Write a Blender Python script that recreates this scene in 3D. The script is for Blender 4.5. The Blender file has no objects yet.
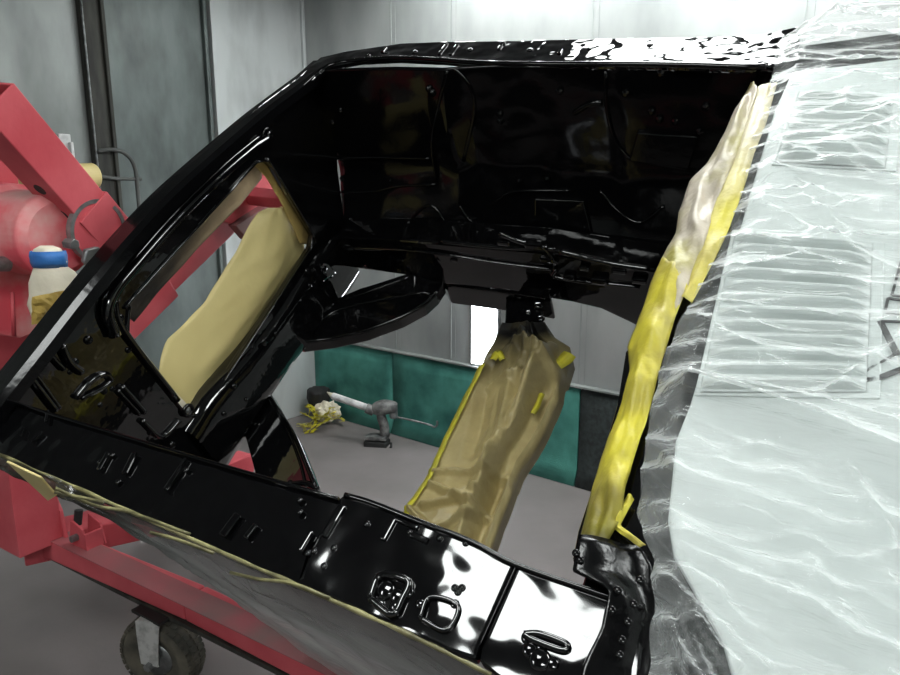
import bpy, bmesh, math, random
import numpy as np
from mathutils import Vector, Matrix, noise
from mathutils.geometry import tessellate_polygon
random.seed(7)
S = bpy.context.scene
COL = S.collection
# ------------------------------------------------------------------ camera
F = 700.0; TH = math.radians(11.9); CAMZ = 1.6
cam = bpy.data.objects.new('camera', bpy.data.cameras.new('camera')); COL.objects.link(cam)
cam.location = (0, 0, CAMZ); cam.rotation_euler = (math.pi/2 - TH, 0, 0)
cam.data.sensor_width = 36.0; cam.data.lens = 36.0*F/900.0; cam.data.clip_start = 0.05
S.camera = cam
# ------------------------------------------------------------------ world, exposure
wd = bpy.data.worlds.new('booth_air'); S.world = wd; wd.use_nodes = True
wd.node_tree.nodes['Background'].inputs[0].default_value = (0.8, 0.9, 1, 1)
wd.node_tree.nodes['Background'].inputs[1].default_value = 0.05
S.view_settings.view_transform = 'Standard'; S.view_settings.look = 'None'
S.view_settings.gamma = 1.0; S.view_settings.use_curve_mapping = False
S.view_settings.exposure = -0.1
LAMP = 20.0            # emission strength of the ceiling tubes
# ------------------------------------------------------------------ geometry helpers
V = Vector
Rm = np.column_stack([[1, 0, 0], [0, -math.sin(TH), -math.cos(TH)], [0, math.cos(TH), -math.sin(TH)]])
C0 = np.array([0, 0, CAMZ])
def ray(x, y): return Rm @ np.array([(x-450)/F, (y-337.5)/F, 1.0])
def nrm(v): return v/np.linalg.norm(v)
# the car's own axes: u forward, v from near wing to far wing, w down into the engine bay
A = nrm(Rm @ np.array([-1472, -237, 700.0])); B = Rm @ np.array([519, -959, 700.0]); B = nrm(B - A*(A @ B)); Cc = np.cross(A, B)
P0 = C0 + ray(620, 590)*0.98
AX = (A, B, Cc)
def W(u, v, w): return V(P0 + A*u + B*v + Cc*w)
def hit(x, y, ax, val):
    n = AX[ax]; r = ray(x, y); t = (val - (C0-P0) @ n)/(r @ n); q = C0 + r*t - P0
    return [q @ A, q @ B, q @ Cc]
def K(x, y, ax, val, off=0.0):
    q = hit(x, y, ax, val); q[ax] += off; return W(*q)
def hz(x, y, z):
    r = ray(x, y); t = (z-CAMZ)/r[2]; return V(C0 + r*t)
def atY(x, y, Y):
    r = ray(x, y); return V(C0 + r*(Y/r[1]))
CN = V(nrm(A)), V(nrm(B)), V(nrm(Cc))

def empty(name, loc, label, cat, group=None, rot=None):
    o = bpy.data.objects.new(name, None); COL.objects.link(o)
    M = Matrix.Translation(V(loc))
    if rot is not None: M = M @ rot.to_4x4()
    o.matrix_world = M; o['M'] = 0; del o['M']
    MW[o.name] = M
    tag(o, label, cat, group); o.empty_display_size = 0.1
    return o
MW = {}
def tag(o, label=None, cat=None, group=None, kind=None):
    if label: o['label'] = label
    if cat: o['category'] = cat
    if group: o['group'] = group
    if kind: o['kind'] = kind
    return o
def mk(name, vs, fs, mat, parent=None, smooth=False, bevel=0, solid=0, subsurf=0, ang=40, seg=2, rotm=None):
    """link ONE mesh object from world-space vertices"""
    vs = [V(v) for v in vs]
    if parent is not None:
        Mi = MW[parent.name].inverted(); M = MW[parent.name]
    else:
        lo = V((sum(v.x for v in vs)/len(vs), sum(v.y for v in vs)/len(vs), min(v.z for v in vs)))
        M = Matrix.Translation(lo); M = M @ rotm.to_4x4() if rotm is not None else M; Mi = M.inverted()
    me = bpy.data.meshes.new(name)
    me.from_pydata([Mi @ v for v in vs], [], fs)
    bm = bmesh.new(); bm.from_mesh(me); bmesh.ops.remove_doubles(bm, verts=bm.verts, dist=1e-6)
    bmesh.ops.recalc_face_normals(bm, faces=bm.faces)
    bm.to_mesh(me); bm.free()
    me.materials.append(mat)
    o = bpy.data.objects.new(name, me); COL.objects.link(o)
    if parent is not None:
        o.parent = parent; MW[o.name] = M       # children sit at the parent's own origin
    else:
        o.matrix_world = M; MW[o.name] = M
    if smooth:
        for p in me.polygons: p.use_smooth = True
    if solid:
        m = o.modifiers.new('solid', 'SOLIDIFY'); m.thickness = solid; m.offset = 0
    if bevel:
        m = o.modifiers.new('bevel', 'BEVEL'); m.width = bevel; m.segments = seg; m.limit_method = 'ANGLE'; m.angle_limit = math.radians(ang)
        m.harden_normals = False
    if subsurf:
        m = o.modifiers.new('sub', 'SUBSURF'); m.levels = m.render_levels = subsurf
    return o
class MB:
    def __init__(s): s.v = []; s.f = []
    def add(s, vs, fs):
        n = len(s.v); s.v += [V(v) for v in vs]; s.f += [tuple(i+n for i in f) for f in fs]; return s
    def box(s, c, x, y, z):
        c = V(c); x, y, z = V(x), V(y), V(z)
        vs = [c+x*i+y*j+z*k for i in (-1, 1) for j in (-1, 1) for k in (-1, 1)]
        return s.add(vs, [(0, 1, 3, 2), (4, 6, 7, 5), (0, 4, 5, 1), (2, 3, 7, 6), (0, 2, 6, 4), (1, 5, 7, 3)])
    def beam(s, p, q, w, h, up):
        p, q = V(p), V(q); d = (q-p).normalized(); up = V(up); side = d.cross(up).normalized(); up = side.cross(d).normalized()
        return s.box((p+q)/2, (q-p)/2, side*w/2, up*h/2)
    def hollow(s, p, q, w, h, up, t):
        p, q = V(p), V(q); d = (q-p).normalized(); up = V(up); side = d.cross(up).normalized(); up = side.cross(d).normalized()
        vs = []
        for e in (p, q):
            for (ww, hh) in ((w/2, h/2), (w/2-t, h/2-t)):
                for (i, j) in ((-1, -1), (1, -1), (1, 1), (-1, 1)): vs.append(e+side*ww*i+up*hh*j)
        fs = []
        for k in range(4):
            l = (k+1) % 4
            fs += [(k, l, 8+l, 8+k), (4+k, 12+k, 12+l, 4+l), (k, 4+k, 4+l, l), (8+k, 8+l, 12+l, 12+k)]
        return s.add(vs, fs)
    def cyl(s, p, q, r, r2=None, n=24, caps=True):
        p, q = V(p), V(q); r2 = r if r2 is None else r2; d = (q-p).normalized()
        x = d.orthogonal().normalized(); y = d.cross(x)
        ring = [x*math.cos(2*math.pi*k/n)+y*math.sin(2*math.pi*k/n) for k in range(n)]
        vs = [p+v*r for v in ring]+[q+v*r2 for v in ring]
        fs = [(k, (k+1) % n, n+(k+1) % n, n+k) for k in range(n)]
        if caps: fs += [tuple(range(n))[::-1], tuple(range(n, 2*n))]
        return s.add(vs, fs)
    def tube(s, pts, r, n=10):
        pts = [V(p) for p in pts]; vs = []; fs = []; x = None
        for i, p in enumerate(pts):
            d = (pts[min(i+1, len(pts)-1)]-pts[max(i-1, 0)]).normalized()
            x = d.orthogonal().normalized() if x is None else (x-d*x.dot(d)).normalized()
            y = d.cross(x); rr = r[i] if isinstance(r, (list, tuple)) else r
            vs += [p+(x*math.cos(2*math.pi*k/n)+y*math.sin(2*math.pi*k/n))*rr for k in range(n)]
        for i in range(len(pts)-1):
            for k in range(n):
                l = (k+1) % n; fs.append((i*n+k, i*n+l, (i+1)*n+l, (i+1)*n+k))
        m = len(pts)-1
        fs += [tuple(range(n))[::-1], tuple(range(m*n, m*n+n))]
        return s.add(vs, fs)
    def lathe(s, c, d, prof, n=40, ref=None):
        c = V(c); d = V(d).normalized(); x = (V(ref)-d*V(ref).dot(d)).normalized() if ref is not None else d.orthogonal().normalized(); y = d.cross(x); m = len(prof)
        vs = [c+d*h+(x*math.cos(2*math.pi*k/n)+y*math.sin(2*math.pi*k/n))*r for k in range(n) for (h, r) in prof]
        fs = []
        for k in range(n):
            l = (k+1) % n
            for i in range(m-1): fs.append((k*m+i, k*m+i+1, l*m+i+1, l*m+i))
        return s.add(vs, fs)
    def prism(s, pts, off, holes=()):
        """flat outline(s) in 3-D, pushed along the vector off"""
        loops = [[V(p) for p in pts]]+[[V(p) for p in h] for h in holes]
        tri = tessellate_polygon(loops); flat = [p for l in loops for p in l]; n = len(flat); off = V(off)
        vs = flat+[p+off for p in flat]
        fs = [tuple(t) for t in tri]+[tuple(i+n for i in t)[::-1] for t in tri]; b = 0
        for l in loops:
            m = len(l)
            for k in range(m):
                j = (k+1) % m; fs.append((b+k, b+j, b+j+n, b+k+n))
            b += m
        return s.add(vs, fs)
    def grid(s, rows):
        m = len(rows[0]); vs = [p for r in rows for p in r]
        return s.add(vs, [(i*m+j, i*m+j+1, (i+1)*m+j+1, (i+1)*m+j) for i in range(len(rows)-1) for j in range(m-1)])
    def out(s, name, mat, parent=None, **k): return mk(name, s.v, s.f, mat, parent, **k)
def lerp(a, b, t): return a+(b-a)*t
def poly(pts, t):
    """point at share t along a polyline of tuples/Vectors"""
    pts = [V(p) for p in pts]; L = [(pts[i+1]-pts[i]).length for i in range(len(pts)-1)]; d = t*sum(L)
    for i, l in enumerate(L):
        if d <= l or i == len(L)-1: return pts[i].lerp(pts[i+1], min(1, d/max(l, 1e-9)))
        d -= l
def smooth_poly(pts, n=30):
    """Catmull-Rom through the points"""
    pts = [V(p) for p in pts]; q = [pts[0]*2-pts[1]]+pts+[pts[-1]*2-pts[-2]]; out = []
    per = max(2, n//(len(pts)-1))
    for i in range(1, len(q)-2):
        for k in range(per):
            t = k/per; p0, p1, p2, p3 = q[i-1], q[i], q[i+1], q[i+2]
            out.append(0.5*((2*p1)+(p2-p0)*t+(2*p0-5*p1+4*p2-p3)*t*t+(3*p1-p0-3*p2+p3)*t**3))
    return out+[pts[-1]]
def nz(p, s=1.0, o=0.0): return noise.noise(V(p)*s+V((o, o*1.7, -o)))
def crum(p):
    """creased-paper height: flat facets meeting in sharp folds"""
    return noise.voronoi(V(p))[0][0]
# ------------------------------------------------------------------ materials
def lin(c): return tuple((x/12.92 if x <= .04045 else ((x+.055)/1.055)**2.4) for x in (c[0]/255, c[1]/255, c[2]/255))+(1,)
def mat(name, rgb, rough=.5, metal=0, rgb2=None, nscale=4, lo=.35, hi=.65, bump=0, bscale=20, bdist=.01, coat=0, spec=.5, stretch=None, detail=4, rvar=0, bdetail=3):
    m = bpy.data.materials.new(name); m.use_nodes = True; N = m.node_tree.nodes; L = m.node_tree.links
    b = N['Principled BSDF']; b.inputs['Base Color'].default_value = lin(rgb); b.inputs['Roughness'].default_value = rough
    b.inputs['Metallic'].default_value = metal; b.inputs['Coat Weight'].default_value = coat; b.inputs['Coat Roughness'].default_value = .03
    b.inputs['Specular IOR Level'].default_value = spec
    tc = N.new('ShaderNodeTexCoord'); mp = N.new('ShaderNodeMapping'); L.new(tc.outputs['Object'], mp.inputs[0])
    if stretch: mp.inputs['Scale'].default_value = stretch
    if rgb2 is not None:
        t = N.new('ShaderNodeTexNoise'); t.inputs['Scale'].default_value = nscale; t.inputs['Detail'].default_value = detail
        L.new(mp.outputs[0], t.inputs['Vector'])
        r = N.new('ShaderNodeValToRGB'); r.color_ramp.elements[0].position = lo; r.color_ramp.elements[1].position = hi
        r.color_ramp.elements[0].color = lin(rgb); r.color_ramp.elements[1].color = lin(rgb2)
        L.new(t.outputs['Fac'], r.inputs[0]); L.new(r.outputs[0], b.inputs['Base Color'])
        if rvar:
            mm = N.new('ShaderNodeMath'); mm.operation = 'MULTIPLY_ADD'; mm.inputs[1].default_value = rvar; mm.inputs[2].default_value = rough
            L.new(t.outputs['Fac'], mm.inputs[0]); L.new(mm.outputs[0], b.inputs['Roughness'])
    if bump:
        t2 = N.new('ShaderNodeTexNoise'); t2.inputs['Scale'].default_value = bscale; t2.inputs['Detail'].default_value = bdetail
        L.new(mp.outputs[0], t2.inputs['Vector'])
        bp = N.new('ShaderNodeBump'); bp.inputs['Strength'].default_value = bump; bp.inputs['Distance'].default_value = bdist
        L.new(t2.outputs['Fac'], bp.inputs['Height']); L.new(bp.outputs[0], b.inputs['Normal'])
        if coat: L.new(bp.outputs[0], b.inputs['Coat Normal'])
    return m
def emit(name, rgb, s):
    m = bpy.data.materials.new(name); m.use_nodes = True; N = m.node_tree.nodes
    b = N['Principled BSDF']; b.inputs['Base Color'].default_value = (.8, .8, .8, 1)
    b.inputs['Emission Color'].default_value = lin(rgb); b.inputs['Emission Strength'].default_value = s
    return m
def overspray(name, rgb, rgb2, axis_dir, lo, hi, dark=(12, 11, 10), bump=.4, rough=.6, nscale=9, namp=.25):
    """paper with paint mist on it: real paint, thickest towards one end (object coordinate along axis_dir from lo to hi)"""
    m = mat(name, rgb, rough, rgb2=rgb2, nscale=nscale, bump=bump, bscale=28, bdist=.012)
    N = m.node_tree.nodes; L = m.node_tree.links; b = N['Principled BSDF']
    src = b.inputs['Base Color'].links[0].from_socket
    tc = N.new('ShaderNodeTexCoord'); d = N.new('ShaderNodeVectorMath'); d.operation = 'DOT_PRODUCT'; d.inputs[1].default_value = axis_dir
    L.new(tc.outputs['Object'], d.inputs[0])
    t = N.new('ShaderNodeTexNoise'); t.inputs['Scale'].default_value = 7; t.inputs['Detail'].default_value = 4; L.new(tc.outputs['Object'], t.inputs['Vector'])
    mr = N.new('ShaderNodeMapRange'); mr.inputs[1].default_value = lo; mr.inputs[2].default_value = hi; L.new(d.outputs['Value'], mr.inputs[0])
    a = N.new('ShaderNodeMath'); a.operation = 'MULTIPLY_ADD'; a.inputs[1].default_value = namp*2; L.new(t.outputs['Fac'], a.inputs[0])
    s_ = N.new('ShaderNodeMath'); s_.operation = 'SUBTRACT'; s_.inputs[1].default_value = namp; L.new(mr.outputs[0], s_.inputs[0]); L.new(s_.outputs[0], a.inputs[2])
    cl = N.new('ShaderNodeClamp'); L.new(a.outputs[0], cl.inputs[0])
    mx = N.new('ShaderNodeMix'); mx.data_type = 'RGBA'; L.new(cl.outputs[0], mx.inputs[0]); L.new(src, mx.inputs[6]); mx.inputs[7].default_value = lin(dark)
    L.new(mx.outputs[2], b.inputs['Base Color'])
    return m
def spray_on(o, name, rgb, rgb2, pA, pB, **k):
    """replace the paper material by one misted with black paint from pA (clean) to pB (black)"""
    M = MW[o.name]; d = (V(pB)-V(pA)); l = d.length; d.normalize(); lo = (V(pA)-M.translation).dot(d)
    o.data.materials.clear(); o.data.materials.append(overspray(name, rgb, rgb2, tuple(d), lo, lo+l, **k)); return o
def film(name, rgb, alpha, rough=.18, spray=None, spread=.25, bscale=(6, 30, 30), bst=.5):
    """thin wrinkled plastic sheet: clear share + milky share + gloss"""
    m = bpy.data.materials.new(name); m.use_nodes = True; N = m.node_tree.nodes; L = m.node_tree.links
    b = N['Principled BSDF']; b.inputs['Base Color'].default_value = lin(rgb); b.inputs['Roughness'].default_value = rough
    b.inputs['Specular IOR Level'].default_value = .8
    tc = N.new('ShaderNodeTexCoord'); mp = N.new('ShaderNodeMapping'); mp.inputs['Scale'].default_value = bscale; L.new(tc.outputs['Object'], mp.inputs[0])
    t = N.new('ShaderNodeTexNoise'); t.inputs['Scale'].default_value = 1; t.inputs['Detail'].default_value = 4; t.inputs['Distortion'].default_value = .6; L.new(mp.outputs[0], t.inputs['Vector'])
    bp = N.new('ShaderNodeBump'); bp.inputs['Strength'].default_value = bst; bp.inputs['Distance'].default_value = .01; L.new(t.outputs['Fac'], bp.inputs['Height']); L.new(bp.outputs[0], b.inputs['Normal'])
    lw = N.new('ShaderNodeLayerWeight'); lw.inputs[0].default_value = .35; L.new(bp.outputs[0], lw.inputs['Normal'])
    ma = N.new('ShaderNodeMath'); ma.operation = 'MULTIPLY_ADD'; ma.inputs[1].default_value = spread; ma.inputs[2].default_value = alpha; L.new(lw.outputs['Facing'], ma.inputs[0])
    cl = N.new('ShaderNodeClamp'); L.new(ma.outputs[0], cl.inputs[0]); L.new(cl.outputs[0], b.inputs['Alpha'])
    if spray is not None:
        t3 = N.new('ShaderNodeTexNoise'); t3.inputs['Scale'].default_value = 5; t3.inputs['Detail'].default_value = 5; L.new(tc.outputs['Object'], t3.inputs['Vector'])
        r = N.new('ShaderNodeValToRGB'); r.color_ramp.elements[0].position = .35; r.color_ramp.elements[1].position = .7
        r.color_ramp.elements[0].color = lin(spray); r.color_ramp.elements[1].color = lin(rgb); L.new(t3.outputs['Fac'], r.inputs[0]); L.new(r.outputs[0], b.inputs['Base Color'])
    return m
M_BLACK = mat('black_wet_paint', (7, 7, 8), .06, coat=.6, bump=.12, bscale=9, bdist=.02, spec=.5)
M_BLACKS = mat('black_paint_smooth', (6, 6, 7), .10, bump=.05, bscale=30, bdist=.01, spec=.4)
M_APRON = mat('black_inner_wing_paint', (6, 6, 7), .12, bump=.05, bscale=30, bdist=.01, spec=.3)
M_SOOT = mat('black_corner_paint', (6, 6, 7), .22, bump=.2, bscale=40, bdist=.01, spec=.35)
M_ZINC = mat('bright_zinc_plate', (206, 206, 204), .35, .35, rgb2=(150, 150, 148), nscale=30, lo=.45, hi=.7)
M_STRIP = mat('black_wet_flange_paint', (7, 7, 8), .08, coat=.5, bump=.42, bscale=5.5, bdist=.05, bdetail=2)
M_FARSTRIP = mat('black_wet_far_flange_paint', (7, 7, 8), .05, coat=.5, bump=.6, bscale=8, bdist=.05, bdetail=2)
M_RED = mat('red_rotisserie_paint', (206, 92, 100), .5, rgb2=(186, 66, 76), nscale=4, bump=.08, bscale=40)
M_REDDUST = mat('red_paint_under_overspray', (218, 84, 96), .55, rgb2=(216, 168, 164), nscale=7, lo=.42, hi=.68)
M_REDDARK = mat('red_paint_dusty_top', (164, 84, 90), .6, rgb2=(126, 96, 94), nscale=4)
M_STEEL = mat('zinc_steel', (150, 152, 152), .4, .7, rgb2=(110, 112, 112), nscale=30)
M_GALV = mat('galvanised_back_wall', (170, 173, 172), .4, .2, rgb2=(140, 144, 143), nscale=3.4, lo=.35, hi=.75, stretch=(1.2, 1.2, .5), bump=.03, bscale=15, detail=8)
M_GALV_L = mat('galvanised_side_wall', (158, 163, 161), .42, .2, rgb2=(104, 108, 107), nscale=2.6, lo=.42, hi=.78, stretch=(1.6, 1.6, .55), detail=10)
M_GALV_C = mat('galvanised_corner_wall', (200, 204, 204), .42, .2, rgb2=(150, 154, 154), nscale=3, lo=.45, hi=.8, stretch=(1.6, 1.6, .55), detail=10)
M_DOOR = mat('greenish_steel_door', (108, 117, 115), .42, .2, rgb2=(60, 66, 65), nscale=3.4, lo=.40, hi=.74, stretch=(1.5, 1.5, .6), detail=11)
M_TRIM = mat('dirty_dark_trim', (66, 66, 60), .6, .2, rgb2=(36, 36, 33), nscale=6, stretch=(3, 3, .5))
M_CEIL = mat('dark_booth_ceiling', (120, 122, 122), .6, rgb2=(100, 102, 102), nscale=2)
M_FLOOR = mat('dusty_concrete_floor', (134, 127, 127), .7, rgb2=(106, 101, 99), nscale=1.6, lo=.3, hi=.72, detail=8, bump=.05, bscale=60)
M_TEAL = mat('teal_filter_mat', (40, 102, 95), .8, rgb2=(92, 168, 154), nscale=5, lo=.3, hi=.75, detail=10, bump=.5, bscale=160, bdist=.004)
M_TEALD = mat('sooty_filter_mat', (38, 44, 44), .8, rgb2=(58, 66, 66), nscale=40, bump=.4, bscale=160, bdist=.004)
M_PAPER = mat('tan_masking_paper', (206, 190, 130), .55, rgb2=(196, 179, 120), nscale=3, bump=.2, bscale=9, bdist=.02)
M_YEL = mat('yellow_tape', (200, 190, 34), .5, rgb2=(176, 168, 60), nscale=14, bump=.2, bscale=50)
M_CREAM = mat('cream_paper', (228, 220, 200), .7, rgb2=(212, 203, 182), nscale=9, bump=.4, bscale=25, bdist=.012)
M_TANIN = mat('tan_inner_paper', (206, 176, 96), .6, rgb2=(176, 146, 70), nscale=8, bump=.4, bscale=25)
M_BLUE = mat('blue_tape', (54, 118, 190), .5, rgb2=(46, 100, 170), nscale=12, bump=.3, bscale=50)
M_RUBBER = mat('dusty_tyre_rubber', (66, 64, 58), .85, rgb2=(104, 98, 86), nscale=14, lo=.35, hi=.7, bump=.3, bscale=60)
M_WHITE = mat('pale_grey_car_paint', (196, 203, 201), .35, rgb2=(186, 194, 192), nscale=2)
M_INK = mat('black_lettering', (8, 8, 8), .4, rgb2=(14, 14, 14))
M_TOOL = mat('dirty_grey_tool_plastic', (74, 74, 74), .6, rgb2=(128, 128, 126), nscale=22, lo=.4, hi=.65)
M_WTUBE = mat('white_tube_smeared', (222, 222, 222), .5, rgb2=(160, 160, 160), nscale=16, lo=.5, hi=.75)
M_DARK = mat('dark_rubber', (22, 22, 22), .7, rgb2=(36, 36, 36))
M_HOSE = mat('grey_hose', (96, 98, 96), .6, rgb2=(74, 76, 74))
M_FILM = film('milky_masking_film', (246, 250, 249), .06, .14, spread=.64, bscale=(5, 42, 30), bst=.9)
M_SKIRT = film('sprayed_masking_film', (176, 180, 180), .62, .22, spread=.4, bscale=(10, 30, 10))
M_TUBE = emit('lamp_glow', (249, 254, 252), LAMP)
M_TUBEW = emit('wall_lamp_glow', (244, 250, 255), 22.0)
# ------------------------------------------------------------------ the booth
CORN = V((-.98, 4.99, 0)); D1 = V((.783, -.622, 0)).normalized(); D2 = V((-.622, -.783, 0)).normalized(); UP = V((0, 0, 1)); HT = 2.95
NB = V((-D1.y, D1.x, 0)); NL = V((D1.x, D1.y, 0))          # NB: outward normal of back wall; -D1: outward of left wall
LX, LY = 6.2, 7.6
def bw(s, z, out=0.0): return CORN+D1*s+UP*z+NB*out
def lw(s, z, out=0.0): return CORN+D2*s+UP*z-D1*out
def wallbox(name, a, b, outdir, mat_, z0=0, z1=HT, t=.08):
    mb = MB(); c = (a+b)/2+UP*((z0+z1)/2)+outdir*t/2
    mb.box(c, (b-a)/2, outdir*t/2, UP*(z1-z0)/2)
    return tag(mb.out(name, mat_), kind='structure')
Cq = [CORN, CORN+D1*LX, CORN+D1*LX+D2*LY, CORN+D2*LY]
mb = MB(); mb.prism([p-UP*.06 for p in Cq], UP*.06); tag(mb.out('floor', M_FLOOR), kind='structure')
mb = MB(); mb.prism([p+UP*HT for p in Cq], UP*.06); tag(mb.out('ceiling', M_CEIL), kind='structure')
wallbox('wall_back', CORN-D1*.08, CORN+D1*(LX+.08), NB, M_GALV)
wallbox('wall_left', CORN+D2*1.36, CORN+D2*(LY+.08), -D1, M_GALV_L)
wallbox('wall_left_corner', CORN, CORN+D2*.70, -D1, M_GALV_C)
wallbox('wall_left_over_door', CORN+D2*.70, CORN+D2*1.36, -D1, M_GALV_L, 2.75, HT)
wallbox('wall_right', CORN+D1*LX, CORN+D1*LX+D2*LY, D1, M_GALV)
wallbox('wall_front', CORN+D2*LY-D1*.08, CORN+D2*LY+D1*(LX+.08), D2, M_GALV_L)
mb = MB(); mb.box(lw(1.03, 1.375, .075), D2*.33, D1*.02, UP*1.375)
for s in (.72, 1.34): mb.box(lw(s, 1.375, .045), D2*.012, D1*.02, UP*1.375)
tag(mb.out('door_1', M_DOOR, bevel=.004), kind='structure')
mb = MB()
mb.box(lw(1.43, HT/2, -.02), D2*.055, D1*.02, UP*HT/2)
mb.box(lw(1.375, HT/2, -.03), D2*.01, D1*.03, UP*HT/2)
tag(mb.out('trim_1', M_TRIM, bevel=.004), kind='structure')
for i, s in enumerate((.80, 1.26, 2.14, 3.1, 4.2, 5.2)):
    mb = MB(); mb.box(bw(s, (HT+.58)/2, -.002), D1*.004, NB*.002, UP*(HT-.58)/2); mb.box(bw(s+.035, (HT+.58)/2, -.001), D1*.0015, NB*.001, UP*(HT-.58)/2)
    tag(mb.out('trim_%d' % (i+2), M_GALV_L, bevel=.001), kind='structure')
mb = MB(); mb.box(lw(.012, HT/2, -.012), D2*.012, D1*.012, UP*HT/2); tag(mb.out('trim_9', M_GALV_C, bevel=.004), kind='structure')
mb = MB(); mb.box(bw(LX/2, .565, -.02), D1*(LX/2-.01), NB*.02, UP*.006); tag(mb.out('trim_8', M_GALV_L, bevel=.002), kind='structure')
# filter mats along the foot of the back wall
edges = [(.01, .78, 'teal filter mat at the corner end of the back wall, left of the seam', M_TEAL), (.79, 2.16, 'long teal filter mat behind the paper-wrapped crossmember', M_TEAL), (2.17, 3.05, 'dark sooty filter mat at the right end of the low wall', M_TEALD), (3.06, 4.3, None, M_TEAL)]
for s0, s1, lab, m in edges:
    if lab is None: continue
    mb = MB(); rows = []
    for i in range(13):
        row = []
        for j in range(7):
            s = lerp(s0, s1, i/12); z = lerp(.0, .55, j/6); bul = .018*math.sin(math.pi*i/12)*math.sin(math.pi*j/6)
            row.append(bw(s, z, -.014-bul-(.03*(1-j/1.0) if j < 1 else 0)))
        rows.append(row)
    mb.grid(rows)
    f = mb.out('filter_mat', m, smooth=True, solid=.02)
    tag(f, lab, 'filter')
# vertical wall lamp
wl = empty('wall_lamp', bw(1.53, .58, -.03), 'tall narrow glowing lamp upright on the grey back wall', 'lamp')
mb = MB(); mb.box(bw(1.53, 1.02, -.015), D1*.10, NB*.014, UP*.45); mb.out('lamp_housing', M_STEEL, wl, bevel=.004)
mb = MB(); mb.box(bw(1.53, 1.02, -.036), D1*.082, NB*.008, UP*.43); mb.out('diffuser', M_TUBEW, wl, bevel=.003)
# ceiling fixtures over both wings, then added fill lights out of view
def ceiling_light(c, ang, L=1.2, Wd=.5, n=4, label=''):
    t = empty('ceiling_light', (c[0], c[1], HT-.1), label, 'lamp', 'ceiling lights')
    d = V((math.cos(ang), math.sin(ang), 0)); e = V((-d.y, d.x, 0)); c = V((c[0], c[1], 0))
    mb = MB(); mb.box(c+UP*(HT-.03), d*(L/2+.03), e*(Wd/2+.03), UP*.03); mb.out('housing', M_STEEL, t, bevel=.006)
    for k in range(n):
        q = c+e*((k+.5)/n-.5)*Wd+UP*(HT-.075)
        mb = MB(); mb.box(q, d*L/2, e*Wd/n*.46, UP*.012); mb.out('lamp_tube', M_TUBE, t, bevel=.004)
aw = math.atan2(D1.y, D1.x)
ceiling_light((-.60, .50), aw, .80, .62, 4, 'four-tube ceiling light above the near wing of the car')
ceiling_light((.66, 2.32), aw, .76, .5, 4, 'four-tube ceiling light above the far wing and film cover')
ceiling_light((.42, 3.26), aw, 2.5, .3, 4, 'added four-tube fill light close to the back wall')  # added to brighten the back wall; no known fixture there
ceiling_light((1.9, .9), aw, 1.2, .5, 3, 'added three-tube fill light off to the right of the car')  # this and the next two are added fill, clear of the paint reflections
ceiling_light((-2.6, -.4), aw+math.pi/2, 1.2, .4, 3, 'added three-tube fill light beside the left wall behind the viewer')
ceiling_light((.2, -1.6), aw, 1.6, .5, 4, 'added four-tube fill light overhead behind the viewer')
# ------------------------------------------------------------------ the car
Rc = Matrix((A, B, Cc)).transposed()
car = empty('car_body', W(0, 0, 0), 'stripped car front end tilted on its side, freshly sprayed glossy black', 'car body', rot=Rc)
def kp(pts, ax, val, off=0.0): return [K(x, y, ax, val, off) for x, y in pts]
aA, aB, aC = CN
# radiator support: panel with its rectangular opening
UR = 1.4
outer = [(-30, 430), (-8, 392), (30, 345), (75, 288), (120, 235), (160, 193), (200, 157), (235, 127), (262, 104), (300, 76), (318, 60), (335, 75), (338, 170), (350, 262), (300, 341), (265, 388), (236, 436), (215, 470), (120, 462), (20, 430)]
hole = [(256, 162), (266, 161), (272, 167), (313, 236), (311, 246), (300, 264), (216, 392), (200, 412), (188, 415), (180, 408), (130, 345), (127, 334), (129, 306), (136, 294)]
mb = MB(); mb.prism(kp(outer, 0, UR), aA*.022, [kp(hole, 0, UR)])
mb.out('radiator_support', M_BLACK, car, bevel=.004, ang=50)
# rolled rim round the opening
rim = smooth_poly(kp(hole+hole[:1], 0, UR, -.004), 60)
mb = MB(); mb.tube(rim, .004, 8); mb.out('opening_rim', M_BLACK, car, smooth=True)
# upper tie bar: folded channel following the top edge
top = smooth_poly(kp([(-30, 425), (-6, 392), (30, 347), (75, 290), (120, 237), (160, 195), (200, 159), (235, 129), (262, 107), (300, 79), (318, 64)], 0, UR), 40)
mb = MB(); rows = [[], [], [], [], []]
for p in top:
    for r, (du, dw) in zip(rows, ((.03, 0), (-.035, -.006), (-.046, .004), (-.046, .03), (-.004, .045))): r.append(p+aA*du+aC*dw)
mb.grid(rows); mb.out('upper_tie_bar', M_APRON, car, smooth=False, solid=.004)
ridge = smooth_poly(kp([(266, 138), (250, 148), (215, 178), (175, 217), (135, 262), (112, 290), (104, 312), (112, 335)], 0, UR, -.012), 40)
mb = MB(); mb.tube(ridge, .016, 10); mb.out('stiffening_bead', M_BLACK, car, smooth=True)
ridge = smooth_poly(kp([(258, 136), (225, 163), (180, 206), (140, 250), (100, 300)], 0, UR, -.006), 40)
mb = MB(); mb.tube(ridge, .009, 10); mb.out('stiffening_bead', M_BLACK, car, smooth=True)
def disc(name, px, py, ax, val, r, h, off=0.0, m=M_BLACKS, dome=True):
    n = CN[ax]; c = K(px, py, ax, val, off); mb = MB()
    prof = [(0, r), (-h*.6, r), (-h, r*.72), (-h, .0005)] if not dome else [(0, r), (-h*.3, r*.92), (-h*.5, r*.6), (-h*.55, .0005)]
    mb.lathe(c, n, prof, 20); return mb.out(name, m, car, smooth=dome)
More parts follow.
